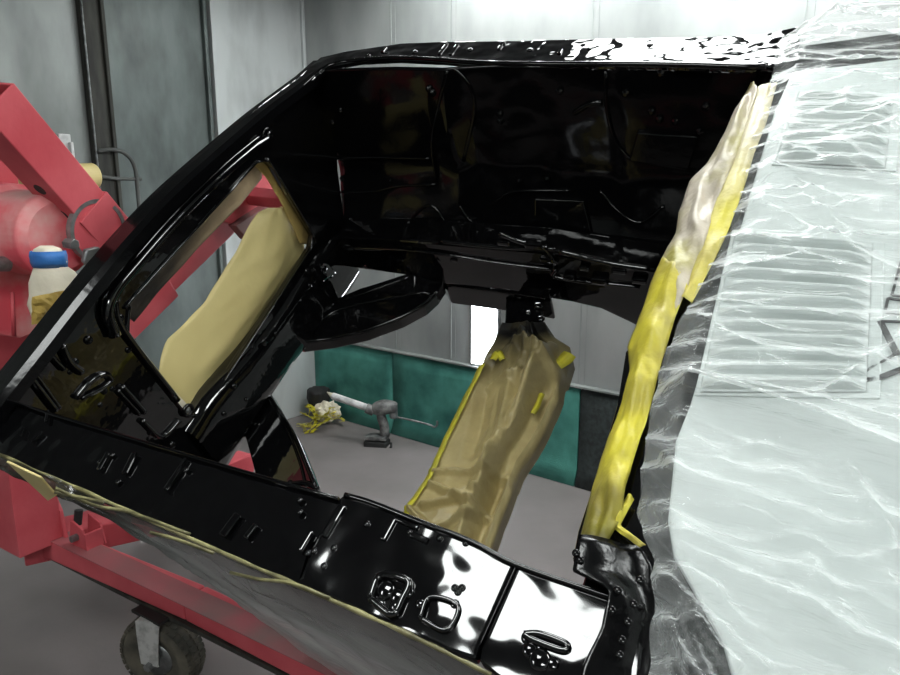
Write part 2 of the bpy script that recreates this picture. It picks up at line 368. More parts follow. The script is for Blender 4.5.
def ringboss(name, px, py, ax, val, r, t, off=0.0, m=M_BLACKS):
    n = CN[ax]; c = K(px, py, ax, val, off); x = n.orthogonal().normalized(); y = n.cross(x)
    pts = [c+(x*math.cos(a)+y*math.sin(a))*r for a in [2*math.pi*k/22 for k in range(23)]]
    mb = MB(); mb.tube(pts, t, 8); return mb.out(name, m, car, smooth=True)
# bosses, beads and bolts on the radiator support
ringboss('hole_boss', 264, 136, 0, UR, .022, .008, -.012); disc('corner_bolt', 265, 134, 0, UR, .012, .022, -.01, M_BLACK)
ringboss('hole_boss', 186, 410, 0, UR, .016, .006, -.008); disc('corner_bolt', 186, 410, 0, UR, .009, .014, -.006, M_STEEL)
for path, r in (([(60, 345), (68, 362), (80, 372)], .010), ([(24, 371), (54, 410)], .009), ([(30, 369), (58, 408)], .006), ([(120, 386), (143, 412)], .009), ([(116, 390), (138, 414)], .006),
                ([(74, 398), (90, 380), (104, 374), (110, 380)], .008), ([(110, 380), (100, 388), (80, 398)], .006), 
                ([(112, 300), (122, 330), (176, 400)], .010), ([(46, 352), (62, 369)], .007), ([(140, 420), (160, 436), (178, 420)], .008)):
    mb = MB(); mb.tube(smooth_poly(kp(path, 0, UR, -.006), 16), r, 8); mb.out('pressed_bead', M_BLACK, car, smooth=True)
for px, py, r in ((52, 343, .014), (75, 362, .010), (40, 369, .008), (70, 372, .007), (104, 391, .010), (112, 389, .007), (88, 340, .012), (120, 318, .011), (150, 432, .010), (172, 445, .012), (100, 405, .007), (128, 350, .009)):
    disc('bolt', px, py, 0, UR, r, r*1.1, 0)
# lower crossbar of the radiator support
path = [K(348, 255, 0, UR), K(328, 280, 0, UR), K(300, 318, 0, UR), K(262, 370, 0, UR), K(228, 415, 0, UR), K(205, 452, 0, UR)]
cb = smooth_poly(path, 30); mb = MB(); rows = []
for k, a_ in enumerate(range(0, 360, 18)):
    row = []
    for i, p in enumerate(cb):
        t = i/len(cb); ww = .115*(1+.10*math.sin(t*9)); uu = .055
        ca, sa = math.cos(math.radians(a_)), math.sin(math.radians(a_)); e = 4
        q = (abs(ca)**e+abs(sa)**e)**(-1/e)
        row.append(p+aC*(ca*q*ww)+aA*(sa*q*uu+.03)+(aB*.006+aC*.004)*nz(p, 14, k*.3))
    rows.append(row)
rows.append(rows[0]); mb.grid(rows); mb.out('lower_crossbar', M_BLACK, car, smooth=True)
for px, py, r in ((318, 268, .016), (325, 275, .01), (304, 285, .009), (270, 333, .010), (258, 341, .013), (247, 346, .008), (228, 385, .010), (240, 398, .007), (218, 412, .009), (295, 300, .007)):
    disc('bolt', px, py, 0, UR, r, r, -.026)
mb = MB(); mb.prism(kp([(300, 268), (318, 258), (330, 272), (312, 284)], 0, UR, -.032), aA*.02); mb.out('gusset_plate', M_BLACK, car, bevel=.006)
# far inner wing: pressed sheet sloping in towards the chassis rail
CRU = hit(446, 100, 1, 1.38)[0]; SEU = hit(612, 100, 1, 1.38)[0]
def apron(u, w):
    t = w/.74
    v = 1.415-.05*t-.19*max(0, (t-.45)/.55)**1.5
    f = math.exp(-((w-.22)/.17)**2)
    x = (u-CRU-.02*math.sin(w*5)); v -= .035*f*max(0, 1-abs(x)/.075)                      # vertical crease
    v -= .022/(1+math.exp(-(w-.40-.03*math.sin(u*6))*70))*(1/(1+math.exp(-(u-CRU)*25)))   # ledge, front half
    v -= .016/(1+math.exp(-(w-.52)*80))*(1/(1+math.exp(-(u-CRU+.05)*25)))
    v -= .05*math.exp(-((u-.45)/.22)**2-((w-.66)/.14)**2)                                  # wheelhouse swell
    v -= .014/(1+math.exp((u-SEU+.03*w)*90))                                               # rear seam step
    v += .010*nz((u*3, w*4, 0))+.004*nz((u*9, w*11, 4))
    return v
mb = MB(); rows = []
for i in range(121):
    u = lerp(-.1, 1.415, i/120); rows.append([W(u, apron(u, w), w) for w in [.665*j/70 for j in range(71)]])
mb.grid(rows); mb.out('far_inner_wing', M_APRON, car, smooth=True, solid=.006)
# bolt-on edge of the far wing
o_ = [(262, 104), (290, 82), (320, 57), (345, 51), (400, 43), (450, 41), (520, 40), (600, 38), (660, 37), (720, 36), (770, 33), (800, 26)]
i_ = [(800, 62), (768, 66), (745, 67), (680, 65), (600, 64), (540, 64), (480, 63), (440, 60), (400, 58), (360, 60), (328, 66), (305, 84), (280, 108)]
mb = MB(); mb.prism(kp(o_+i_, 2, -.004), aC*.02); mb.out('far_wing_flange', M_FARSTRIP, car, bevel=.005)
mb = MB(); mb.tube(smooth_poly(kp(i_[1:], 2, -.002), 40), .008, 8); mb.out('flange_fold', M_BLACKS, car, smooth=True)
for px, py, l in ((443, 50, .03), (454, 50, .03), (384, 50, .015), (500, 48, .012), (560, 52, .012), (590, 48, .01)):
    p = K(px, py, 2, -.004); mb = MB(); mb.box(p, aB*l, aA*.006, aC*.004); mb.out('slot_bead', M_STRIP, car, bevel=.002)
for px, py in ((415, 52), (470, 50), (530, 50), (503, 43), (650, 45), (760, 44), (368, 56)): disc('bolt', px, py, 2, -.004, .009, .008)
# fittings on the far inner wing
def on_apron(px, py, it=6):
    v = 1.38
    for _ in range(it):
        q = hit(px, py, 1, v); v = apron(q[0], min(max(q[2], 0), .74))
    q[1] = v-.004; return W(*q)
def bead(path, r, name='pressed_bead', m=M_BLACKS):
    mb = MB(); mb.tube(smooth_poly([on_apron(*p) for p in path], 24), r, 8); return mb.out(name, m, car, smooth=True)
bead([(606, 70), (607, 105), (614, 135), (625, 153), (640, 160), (700, 171)], .006)
bead([(575, 112), (590, 103), (602, 102)], .009)
bead([(340, 192), (370, 192), (400, 186), (436, 184)], .006); bead([(330, 158), (380, 157), (430, 158)], .006)
bead([(448, 70), (440, 100), (432, 140), (437, 180)], .006); bead([(455, 68), (470, 85), (475, 110), (464, 160)], .006)
bead([(490, 205), (510, 192), (540, 190), (570, 190)], .006); bead([(460, 205), (466, 222), (478, 232)], .008); bead([(600, 190), (618, 210), (640, 222), (665, 205)], .006)
bead([(400, 230), (430, 205), (450, 232), (470, 240)], .005); bead([(290, 95), (298, 120), (308, 140)], .007)
for px, py in ((661, 72), (652, 110), (706, 106), (660, 118), (626, 92), (700, 130), (676, 120), (341, 110), (333, 122), (343, 178), (391, 180), (308, 163), (500, 113), (501, 120), (430, 88), (433, 92), (560, 90), (570, 205), (520, 180), (548, 178)):
    p = on_apron(px, py); mb = MB(); mb.lathe(p, aB, [(.003, .012), (-.006, .011), (-.011, .005), (-.011, .0005)], 14); mb.out('bolt', M_BLACKS, car)
pl = [on_apron(x, y) for x, y in ((638, 130), (700, 134), (690, 166), (630, 158))]
mb = MB(); mb.prism([p-aB*.012 for p in pl], aB*.014); mb.out('access_panel', M_BLACKS, car, bevel=.004)
pl = [on_apron(x, y) for x, y in ((536, 196), (585, 198), (590, 238), (535, 230))]
mb = MB(); mb.prism([p-aB*.012 for p in pl], aB*.014); mb.out('access_panel', M_BLACKS, car, bevel=.004)
# far chassis rail, seen from inside the bay
VR = 1.15
up_ = [(335, 238), (400, 240), (470, 246), (540, 252), (600, 262), (690, 276), (760, 290)]
lo_ = [(760, 352), (680, 338), (636, 326), (600, 309), (570, 302), (545, 298), (500, 289), (470, 286), (441, 284), (410, 276), (345, 267), (330, 262)]
mb = MB(); mb.prism(kp(up_+lo_, 1, VR), aB*.12); mb.out('far_chassis_rail', M_BLACK, car, bevel=.008)
for path, r in (([(345, 247), (420, 250), (500, 262), (552, 268)], .006), ([(556, 268), (560, 277), (640, 286)], .007), ([(440, 240), (500, 246), (556, 248)], .007), ([(560, 250), (610, 262), (650, 268)], .010), ([(500, 232), (520, 240), (545, 246), (556, 262)], .010)):
    mb = MB(); mb.tube(smooth_poly(kp(path, 1, VR, -.006), 20), r, 8); mb.out('weld_seam', M_BLACK, car, smooth=True)
for px, py, s in ((505, 240, .014), (535, 243, .018), (548, 257, .014), (410, 245, .008), (570, 275, .012), (600, 278, .016), (620, 268, .014), (585, 266, .010), (640, 278, .014), (402, 258, .007), (455, 258, .008)):
    p = K(px, py, 1, VR, -.01); mb = MB(); mb.box(p, aA*s*1.6, aB*s*.7, aC*s*.7); mb.out('bracket', M_BLACK, car, bevel=s*.35, seg=2)
# front subframe braces
def brace(out, ridge_, wv, th):
    mb = MB(); mb.prism(kp(out, 2, wv), aC*th); b_ = mb.out('diagonal_brace', M_BLACK, car, bevel=.006)
    for rp, r in ridge_:
        mb = MB(); mb.tube(smooth_poly(kp(rp, 2, wv, -.002), 20), r, 8); mb.out('pressed_bead', M_BLACKS, b_, smooth=True)
brace([(285, 340), (300, 318), (332, 300), (360, 288), (395, 277), (412, 272), (416, 260), (441, 268), (443, 284), (436, 295), (424, 306), (400, 319), (365, 332), (330, 340), (300, 344)],
      [([(300, 343), (330, 339), (365, 331), (400, 318), (424, 305), (437, 293)], .007), ([(305, 338), (328, 316), (350, 307), (385, 300), (418, 294), (430, 295)], .005), ([(414, 288), (415, 262)], .004), ([(345, 300), (372, 291), (408, 278)], .003)], .72, .05)
brace([(232, 402), (262, 384), (270, 392), (283, 415), (297, 438), (307, 462), (315, 484), (318, 492), (312, 500), (262, 500), (254, 470), (246, 440)],
      [([(262, 386), (280, 413), (295, 437), (306, 463), (316, 488)], .008), ([(270, 400), (288, 432), (300, 462), (306, 486)], .005), ([(292, 484), (306, 483), (318, 489)], .008)], .74, .06)
for px, py in ((254, 424), (258, 424), (290, 482), (310, 484)): disc('bolt', px, py, 2, .74, .008, .006)
# near chassis rail (mostly hidden behind the near wing edge)
mb = MB(); mb.beam(W(-.05, .18, .84), W(1.40, .2, .80), .12, .12, aC); mb.out('near_chassis_rail', M_BLACK, car, bevel=.008)
# crossmember stub above the paper wrapping
cmw = .74
mb = MB(); rows = []
for px0, px1, py in ((498, 548, 262), (502, 545, 284), (503, 545, 300), (502, 546, 318), (500, 546, 336), (486, 560, 375), (456, 535, 430), (430, 500, 500), (432, 482, 540)):
    a_, b_ = K(px0+3, py, 2, cmw+(.012 if py < 340 else .05)), K(px1-3, py, 2, cmw+(.012 if py < 340 else .05))
    rows.append([a_+aC*.09, a_, a_.lerp(b_, .33)-aC*.008, a_.lerp(b_, .66)-aC*.008, b_, b_+aC*.09, a_+aC*.09])
mb.grid(rows); mb.out('crossmember', M_BLACK, car, smooth=False, bevel=.004)
for px, py, r in ((520, 296, .012), (538, 305, .016), (541, 318, .014), (528, 312, .010), (534, 325, .012), (512, 284, .008)): disc('bolt', px, py, 2, cmw, r, r, .004, M_BLACK)
mb = MB(); mb.prism(kp([(430, 262), (505, 268), (548, 275), (552, 300), (500, 292), (445, 285)], 2, .73), aC*.1); mb.out('rail_gusset', M_BLACK, car, bevel=.008)
# near wing edge: the broad glossy strip across the foot of the picture
s1 = [(-45, 384), (0, 397), (60, 416), (130, 437), (200, 458), (270, 478), (340, 498), (338, 520), (310, 545), (299, 580), (290, 582), (240, 561), (180, 534), (100, 498), (0, 455), (-45, 436)]
s2 = [(340, 497), (346, 493), (372, 501), (420, 520), (455, 533), (482, 545), (516, 563), (480, 645), (476, 660), (440, 648), (385, 622), (340, 603), (290, 582), (299, 579), (312, 545)]
s3 = [(517, 563), (548, 574), (600, 592), (648, 607), (645, 630), (640, 690), (520, 690), (492, 672), (478, 660), (481, 645)]
mb = MB(); mb.prism(kp(s1, 2, .006), aC*.03); mb.out('near_wing_flange', M_STRIP, car, bevel=.006)
mb = MB(); mb.prism(kp(s2, 2, 0), aC*.03); mb.out('near_wing_flange', M_STRIP, car, bevel=.006)
mb = MB(); mb.prism(kp(s3, 2, -.001), aC*.03); mb.out('near_wing_flange', M_STRIP, car, bevel=.006)
for path, r in (([(516, 566), (480, 645)], .0012), ([(345, 495), (372, 503), (420, 522), (455, 535), (482, 547), (516, 565), (600, 594), (645, 608)], .005), ([(0, 398), (60, 417), (130, 438), (200, 459), (338, 499)], .004)):
    mb = MB(); mb.tube(smooth_poly(kp(path, 2, -.002), 30), r, 8); mb.out('rolled_edge', M_BLACKS, car, smooth=True)
def slot(px, py, qx, qy, wd, h=.006, name='slot_bead'):
    p, q = K(px, py, 2, -.002), K(qx, qy, 2, -.002); mb = MB(); mb.beam(p, q, wd, h, aC); mb.out(name, M_STRIP, car, bevel=wd*.4, seg=3)
for a_ in ((165, 490, 180, 468, .010), (135, 452, 124, 474, .012), (222, 536, 238, 514, .016), (245, 538, 256, 524, .010), (324, 537, 343, 505, .014), (300, 551, 312, 531, .007), (382, 540, 394, 518, .012), (394, 518, 418, 528, .008),
           (186, 458, 174, 476, .006), (48, 410, 46, 422, .008), (20, 436, 24, 428, .006), (32, 442, 42, 432, .006), (410, 534, 428, 541, .010), (98, 470, 108, 452, .008)): slot(*a_)
for px, py in ((367, 524), (324, 566), (314, 551), (308, 553), (334, 548), (300, 512), (100, 462), (112, 455), (36, 438), (118, 482), (300, 500), (410, 532), (420, 538), (458, 592), (462, 588), (455, 588), (466, 543), (440, 538), (186, 470)): disc('bolt', px, py, 2, .0, .006, .006)
def frame_plate(pts, r, name='socket_frame'):
    mb = MB(); mb.tube(smooth_poly(kp(pts+pts[:1], 2, -.004), 30), r, 8); return mb.out(name, M_BLACK, car, smooth=True)
frame_plate([(370, 598), (381, 575), (408, 581), (402, 600), (392, 614)], .006); frame_plate([(420, 618), (430, 597), (458, 606), (446, 630)], .004); frame_plate([(524, 634), (534, 640), (562, 650), (566, 644), (540, 634)], .005)
for px, py, r in ((386, 590, .016), (397, 596, .012), (380, 604, .010), (408, 592, .010), (395, 606, .009), (530, 650, .012), (540, 660, .016), (552, 664, .010), (528, 638, .010), (420, 604, .008), (455, 604, .007)): disc('bolt', px, py, 2, 0, r, r*.8, 0, M_BLACK)
# outer face of the near wing, behind the film
mb = MB(); rows = []
for i in range(31):
    u = lerp(-.1, 1.5, i/30); rows.append([W(u, -.035+.03*nz((u*3, j, 0))+.05*(j/10), .03+.62*j/10) for j in range(11)])
mb.grid(rows); mb.out('near_inner_wing', M_BLACKS, car, smooth=True, solid=.01)
# cowl: black flange and pale panel with two banks of louvres
mb = MB(); mb.prism([W(.055, -.30, .012), W(.055, .5, .012), W(.03, .8, .012), W(-.06, 1.0, .012), W(-.08, 1.34, .012), W(-.08, 1.50, .012), W(-.75, 1.66, .012), W(-.75, -.30, .012)], aC*.05); mb.out('cowl_flange', M_BLACK, car, bevel=.006)
mb = MB(); mb.prism([W(.02, 0, .07), W(.02, 1.36, .07), W(.02, 1.2, .75), W(.02, .2, .75)], -aA*.02); mb.out('firewall', M_BLACK, car)
wp = [(736, 690), (724, 645), (698, 598), (674, 556), (668, 520), (676, 440), (690, 405), (722, 300), (748, 200), (775, 110), (792, 72)]
pts = kp(wp, 2, 0)+[W(-.72, 1.5, 0), W(-.72, -.28, 0)]
mb = MB(); mb.prism([p for p in pts], aC*.012); mb.out('cowl_panel', M_WHITE, car, bevel=.004)
def louvres(c4, n):
    P = kp(c4, 2, -.004); mb = MB()
    mb.prism([P[0]+aA*.008+aB*.008, P[1]-aA*.02+aB*.008, P[2]-aA*.02-aB*.008, P[3]+aA*.008-aB*.008], aC*.005, [[P[0], P[1], P[2], P[3]]])
    fr = mb.out('louvre_surround', M_WHITE, car, bevel=.004)
    mb = MB(); rows = []
    for k in range(n*10+1):
        t = k/(n*10); ph = (k % 10)/10; h = (0, .004, .010, .016, .021, .025, .027, .026, .018, .002)[k % 10]*.9
        a_, b_ = P[0].lerp(P[3], t), P[1].lerp(P[2], t); row = []
        for j in range(13):
            s = j/12; e = min(1, min(s, 1-s)*8); row.append(a_.lerp(b_, s)-aC*(h*e*.8+.001))
        rows.append(row)
    mb.grid(rows); mb.out('louvre_bank', M_WHITE, car, smooth=False)
louvres([(736, 232), (872, 244), (866, 392), (700, 392)], 12)
louvres([(800, 92), (893, 98), (885, 168), (776, 162)], 7)
mb = MB()
def stroke(x0, y0, x1, y1, wpx):
    p, q = K(x0, y0, 2, -.003), K(x1, y1, 2, -.003); mb.beam(p, q, wpx*.0022, .002, aC)
for s_ in ((903, 255, 892, 295, 2), (892, 295, 906, 297, 2), (888, 298, 885, 312, 2), (885, 312, 906, 314, 2), (888, 298, 906, 301, 2), (880, 321, 906, 322, 2), (880, 321, 897, 354, 4.5), (897, 353, 874, 366, 1.6), (874, 366, 865, 372, 2), (865, 372, 858, 381, 2.4), (858, 381, 876, 379, 4), (876, 379, 904, 368, 4), (897, 354, 906, 352, 2)): stroke(*s_)
tag(mb.out('lettering', M_INK, car), 'black outlined lettering')
# black lower corner between strip and cowl
mb = MB(); rows = []
L_ = [(580, 540), (574, 575), (610, 592), (602, 630), (585, 665), (570, 720)]; R_ = [(640, 540), (652, 560), (656, 600), (654, 640), (650, 680), (648, 720)]
for i in range(25):
    t = i/24; a_ = poly([(x, y, 0) for x, y in L_], t); b_ = poly([(x, y, 0) for x, y in R_], t); row = []
    for j in range(17):
        s = j/16; p = K(lerp(a_.x, b_.x, s), lerp(a_.y, b_.y, s), 2, -.012); row.append(p+aC*(.03*s-.004)-aC*(.006*math.sin(math.pi*s*2.0)*(1-t)+.010*crum(p*11)+.003*nz(p, 40)))
    rows.append(row)
mb.grid(rows); mb.out('cowl_corner', M_SOOT, car, smooth=True, solid=.008)
mb = MB(); mb.prism(kp([(572, 560), (578, 530), (598, 470), (618, 400), (626, 350), (634, 345), (632, 400), (615, 470), (600, 540), (590, 570)], 2, .05), aC*.03); mb.out('firewall_flange', M_BLACK, car, bevel=.005)
for px, py in ((576, 553), (580, 560), (622, 640), (612, 610), (634, 604), (640, 580), (618, 590), (628, 622), (620, 655)): disc('bolt', px, py, 2, -.03, .006, .006)
# ------------------------------------------------------------------ masking papers and films
# folded paper and tape along the cowl edge
LP = [(751, 86), (735, 112), (722, 140), (708, 165), (690, 185), (679, 215), (676, 236), (662, 262), (650, 290), (636, 330), (628, 350), (630, 372), (622, 405), (606, 450), (592, 492), (586, 520), (578, 552)]
RP = [(757, 95), (750, 115), (740, 150), (728, 178), (716, 205), (708, 235), (700, 262), (688, 290), (676, 318), (668, 345), (661, 368), (654, 395), (645, 430), (634, 462), (626, 490), (622, 520), (606, 548)]
def strip(name, LP, RP, wl, wr, m, label, cat, bow=.02, amp=.008, n=80, mm=14, solid=.0015, off=0):
    mb = MB(); rows = []
    for i in range(n+1):
        t = i/n; a_ = poly([(x, y, 0) for x, y in LP], t); b_ = poly([(x, y, 0) for x, y in RP], t); row = []
        for j in range(mm+1):
            s = j/mm; p = K(lerp(a_.x, b_.x, s), lerp(a_.y, b_.y, s), 2, lerp(wl, wr, s))
            q = p*1.0
            h = bow*math.sin(math.pi*s)+amp*(nz(V((t*7, s*1.2, off)), 1)+1.0*crum((t*3+s*.6, s*2.6-t*2.5, off))+.45*crum((t*9, s*4.5+t*3, off+4)))*(.25+.75*math.sin(math.pi*min(1, max(0, s)))) + amp*(.3*crum((t*16, s*3, off+2)))
            row.append(q-aC*h)
        rows.append(row)
    mb.grid(rows); o = mb.out(name, m, None, smooth=True, solid=solid); tag(o, label, cat); return o
M_EDGE = mat('sprayed_tan_edge_paper', (186, 176, 160), .5, rgb2=(158, 150, 74), nscale=7, lo=.4, hi=.62, bump=.5, bscale=26, bdist=.012)
M_EDGEY = mat('sprayed_yellow_edge_paper', (206, 194, 70), .5, rgb2=(160, 146, 90), nscale=5, lo=.45, hi=.75, bump=.5, bscale=26, bdist=.012)
cut = 7
strip('masking_paper', LP[:cut+2], RP[:cut+2], .05, .0, M_EDGE, 'greyish sprayed masking paper folded along the upper cowl edge', 'masking paper', .004, .024, off=2)
strip('masking_paper', LP[cut:], RP[cut:], .045, -.002, M_EDGEY, 'bright yellow masking paper folded down the lower half of the cowl edge', 'masking paper', .006, .026, off=5)
spray_on(bpy.data.objects['masking_paper.001'], 'sprayed_yellow_edge_paper', (204, 192, 58), (150, 136, 66), K(606, 478, 2, 0), K(588, 552, 2, 0), namp=.35, rough=.5)
strip('masking_tape', [(758, 88), (746, 125), (731, 165), (715, 205), (701, 245), (688, 285), (677, 298)], [(777, 84), (766, 125), (754, 155), (742, 195), (728, 232), (714, 262), (692, 304)], -.004, -.012, M_EDGEY, 'yellow tape strip tucked between the folded paper and the clear film', 'masking tape', .003, .006, off=9)
spray_on(bpy.data.objects['masking_tape'], 'tan_to_yellow_tape', (206, 194, 70), (176, 162, 90), K(722, 225, 2, 0), K(752, 140, 2, 0), dark=(190, 180, 150), namp=.3, rough=.5)
strip('masking_tape', [(628, 495), (618, 512), (612, 528), (640, 548)], [(634, 500), (626, 515), (620, 526), (646, 546)], -.002, -.004, M_EDGEY, 'short yellow tape tail at the bottom end of the cowl paper', 'masking tape', .002, .006, n=20, off=11)
# milky film over the cowl: pleats fan out from its gathered left edge
FE = [(792, 28), (776, 50), (772, 80), (762, 110), (750, 150), (742, 190), (727, 232), (712, 262), (692, 300), (676, 330), (662, 362), (655, 395), (648, 430), (642, 470), (638, 510), (644, 540), (652, 560), (654, 600), (650, 640), (648, 700)]
FEu = sorted([(hit(x, y, 2, -.012)[1], hit(x, y, 2, -.012)[0]) for x, y in FE])
def edge_u(v): return float(np.interp(v, [q[0] for q in FEu], [q[1] for q in FEu]))
RID = [  # px start, px end, height, width
    ((664, 392), (905, 470), .045, .030), ((690, 405), (905, 478), .03, .014), ((660, 545), (905, 668), .024, .012), ((655, 590), (735, 672), .020, .008), ((655, 575), (760, 672), .02, .008), ((668, 480), (905, 600), .012, .012),
    ((690, 490), (870, 545), .012, .012), ((665, 300), (795, 268), .020, .008), ((690, 318), (780, 375), .012, .007), ((700, 305), (775, 340), .012, .006), ((720, 240), (830, 272), .012, .008),
    ((740, 205), (905, 285), .016, .010), ((790, 200), (850, 245), .012, .008), ((760, 150), (905, 195), .012, .010), ((765, 100), (905, 82), .012, .008), ((775, 60), (905, 75), .014, .010), ((780, 55), (905, 42), .014, .010),
    ((755, 170), (850, 220), .012, .007), ((735, 150), (800, 165), .012, .008), ((780, 42), (850, 15), .016, .008), ((845, 480), (890, 560), .02, .010), ((700, 540), (905, 625), .012, .012), ((820, 405), (905, 345), .018, .010),
    ((676, 430), (720, 470), .012, .010), ((650, 440), (690, 500), .014, .012), ((648, 500), (690, 540), .014, .010), ((655, 610), (700, 690), .018, .008), ((656, 560), (720, 600), .014, .008), ((800, 560), (840, 620), .012, .010), ((654, 565), (712, 690), .02, .006), ((654, 572), (690, 690), .02, .006), ((656, 562), (738, 690), .018, .006), ((654, 585), (676, 690), .016, .005), ((655, 556), (770, 650), .016, .007)]
RIDuv = [(hit(*p, 2, -.02)[:2], hit(*q, 2, -.02)[:2], h, w) for p, q, h, w in RID]
def wrinkle(u, v):
    h = 0
    for (a0, a1), (b0, b1), hh, ww in RIDuv:
        dx, dy = b0-a0, b1-a1; l2 = dx*dx+dy*dy; t = ((u-a0)*dx+(v-a1)*dy)/l2; tc = min(1, max(0, t))
        d = math.hypot(u-a0-dx*tc, v-a1-dy*tc)
        if d < ww*3: h += hh*math.exp(-(d/ww)**1.3)*(.5+.5*math.sin(math.pi*min(1, max(0, .15+.7*tc))))
    g = 1-abs(nz((u*2.5+v*.6, v*11-u*1.5, 0), 1)); h += .016*g**9
    g = 1-abs(nz((u*5, v*24+u*4, 3), 1)); h += .009*g**7
    h += .003*nz((u*12, v*30, 7))+.0012*nz((u*40, v*90, 1))
    return h
mb = MB(); rows = []
NV, NU = 330, 120
for i in range(NV+1):
    v = lerp(-.30, 1.92, i/NV); e = edge_u(min(v, 1.5))-(.0 if v < 1.5 else (v-1.5)*.75); row = []
    for j in range(NU+1):
        u = lerp(e, -.60, (j/NU)**1.25); d = e-u
        lift = min(1, d/.05); g = 1-lift
        w = -.012-.022*lift-wrinkle(u, v)*(.35+.65*lift)-.008*g*math.sin(v*90+3*nz((v*8, 0, 0)))
        if v > 1.58: w += ((v-1.58)**1.5)*.9
        row.append(W(u+.006*g*nz((v*30, 0, 0)), v, w))
    rows.append(row)
mb.grid(rows); o = mb.out('masking_film', M_FILM, None, smooth=True, rotm=Rc)
tag(o, 'milky clear plastic film wrinkled over the pale cowl and its louvres', 'plastic film')
# film skirt hanging below the near wing edge
TE = [(-20, 446), (0, 454), (100, 497), (180, 533), (290, 581), (385, 622), (440, 648), (492, 674), (540, 700)]
BE = [(-20, 452), (16, 462), (70, 485), (110, 508), (180, 560), (240, 605), (300, 650), (345, 684), (420, 740)]
mb = MB(); rows = []
for i in range(121):
    t = i/120; a_ = poly([(x, y, 0) for x, y in TE], t); b_ = poly([(x, y, 0) for x, y in BE], t)
    pa, pb = K(a_.x, a_.y, 2, .004), K(b_.x, b_.y, 1, -.115); row = []
    for j in range(41):
        s = j/40; p = pa.lerp(pb, s); h = .03*math.sin(math.pi*s)+.022*math.sin(math.pi*min(1, s*1.2))*(1-abs(nz((t*3+s*1.2, s*7-t*2, 0), 1)))**4+.008*nz((t*30, s*9+t*14, 2))*s
        row.append(p-aB*h*.6)
    rows.append(row)
mb.grid(rows); o = mb.out('masking_film', M_SKIRT, None, smooth=True)
N = M_SKIRT.node_tree.nodes; L = M_SKIRT.node_tree.links        # black mist thins out away from the sprayed edge
tc = N.new('ShaderNodeTexCoord'); dd = N.new('ShaderNodeVectorMath'); dd.operation = 'DOT_PRODUCT'; dd.inputs[1].default_value = tuple(aC); L.new(tc.outputs['Object'], dd.inputs[0])
qo = (K(200, 541, 2, .004)-MW[o.name].translation).dot(aC); mr = N.new('ShaderNodeMapRange'); mr.inputs[1].default_value = qo; mr.inputs[2].default_value = qo+.42; L.new(dd.outputs['Value'], mr.inputs[0])
tn = N.new('ShaderNodeTexNoise'); tn.inputs['Scale'].default_value = 4; L.new(tc.outputs['Object'], tn.inputs['Vector'])
mm_ = N.new('ShaderNodeMath'); mm_.operation = 'MULTIPLY_ADD'; mm_.inputs[1].default_value = .5; L.new(tn.outputs['Fac'], mm_.inputs[0]); L.new(mr.outputs[0], mm_.inputs[2])
cr = N.new('ShaderNodeValToRGB'); cr.color_ramp.elements[0].position = .25; cr.color_ramp.elements[1].position = 1.0; cr.color_ramp.elements[0].color = lin((34, 33, 26)); cr.color_ramp.elements[1].color = lin((200, 204, 203)); L.new(mm_.outputs[0], cr.inputs[0]); L.new(cr.outputs[0], N['Principled BSDF'].inputs['Base Color'])
tag(o, 'grey oversprayed plastic film hanging below the near black wing edge', 'plastic film')
mb = MB(); rows = []
for i in range(61):
    t = i/60; a_ = poly([(x, y, 0) for x, y in TE[1:-1]], t); p = K(a_.x, a_.y, 2, .0); wv = .003*nz((t*20, 0, 0))
    rows.append([p+aB*(.001+wv)-aC*.003, p-aB*.002-aC*.004, p-aB*.004+aC*.000, p-aB*(.004+wv)+aC*.005])
M_TAPEEDGE = mat('translucent_yellow_tape', (158, 152, 108), .4, rgb2=(84, 80, 54), nscale=16, lo=.4, hi=.65, bump=.3)
mb.grid(rows); o = mb.out('masking_tape', M_TAPEEDGE, None, smooth=True, solid=.001); tag(o, 'pale yellow tape line holding the film under the near wing edge', 'masking tape')
# tape creases lower down on the skirt
def crease(path, v0, r, label):
    pts = smooth_poly([K(x, y, 1, v0) for x, y in path], 24); mb = MB(); rows = []
    for i, p in enumerate(pts): rows.append([p+aC*r+aB*.002, p-aB*.003, p-aC*r+aB*.002])
    mb.grid(rows); o = mb.out('masking_tape', M_TAPEEDGE, None, smooth=True, solid=.001); tag(o, label, 'masking tape')
crease([(55, 492), (80, 497), (104, 502)], -.148, .0015, 'short pale tape crease at the front of the hanging film')
crease([(56, 488), (95, 505), (130, 512), (190, 534)], -.148, .0012, 'long thin pale tape crease just under the near wing edge')
crease([(150, 532), (180, 540), (214, 553)], -.148, .0012, 'middle pale tape crease lower down the hanging film')
crease([(230, 572), (260, 579), (292, 583), (330, 598)], -.148, .0014, 'pale tape crease on the hanging film below the flange step')
# small folded paper flap at the front end
f0 = [(6, 462), (48, 501), (56, 496), (40, 478)]
pp = [K(x, y, 1, -.145) for x, y in f0]; mb = MB(); mb.prism(pp, aB*.004)
o = mb.out('masking_paper', M_PAPER, None, bevel=.001); tag(o, 'small folded tan paper flap below the front corner of the near wing', 'masking paper')
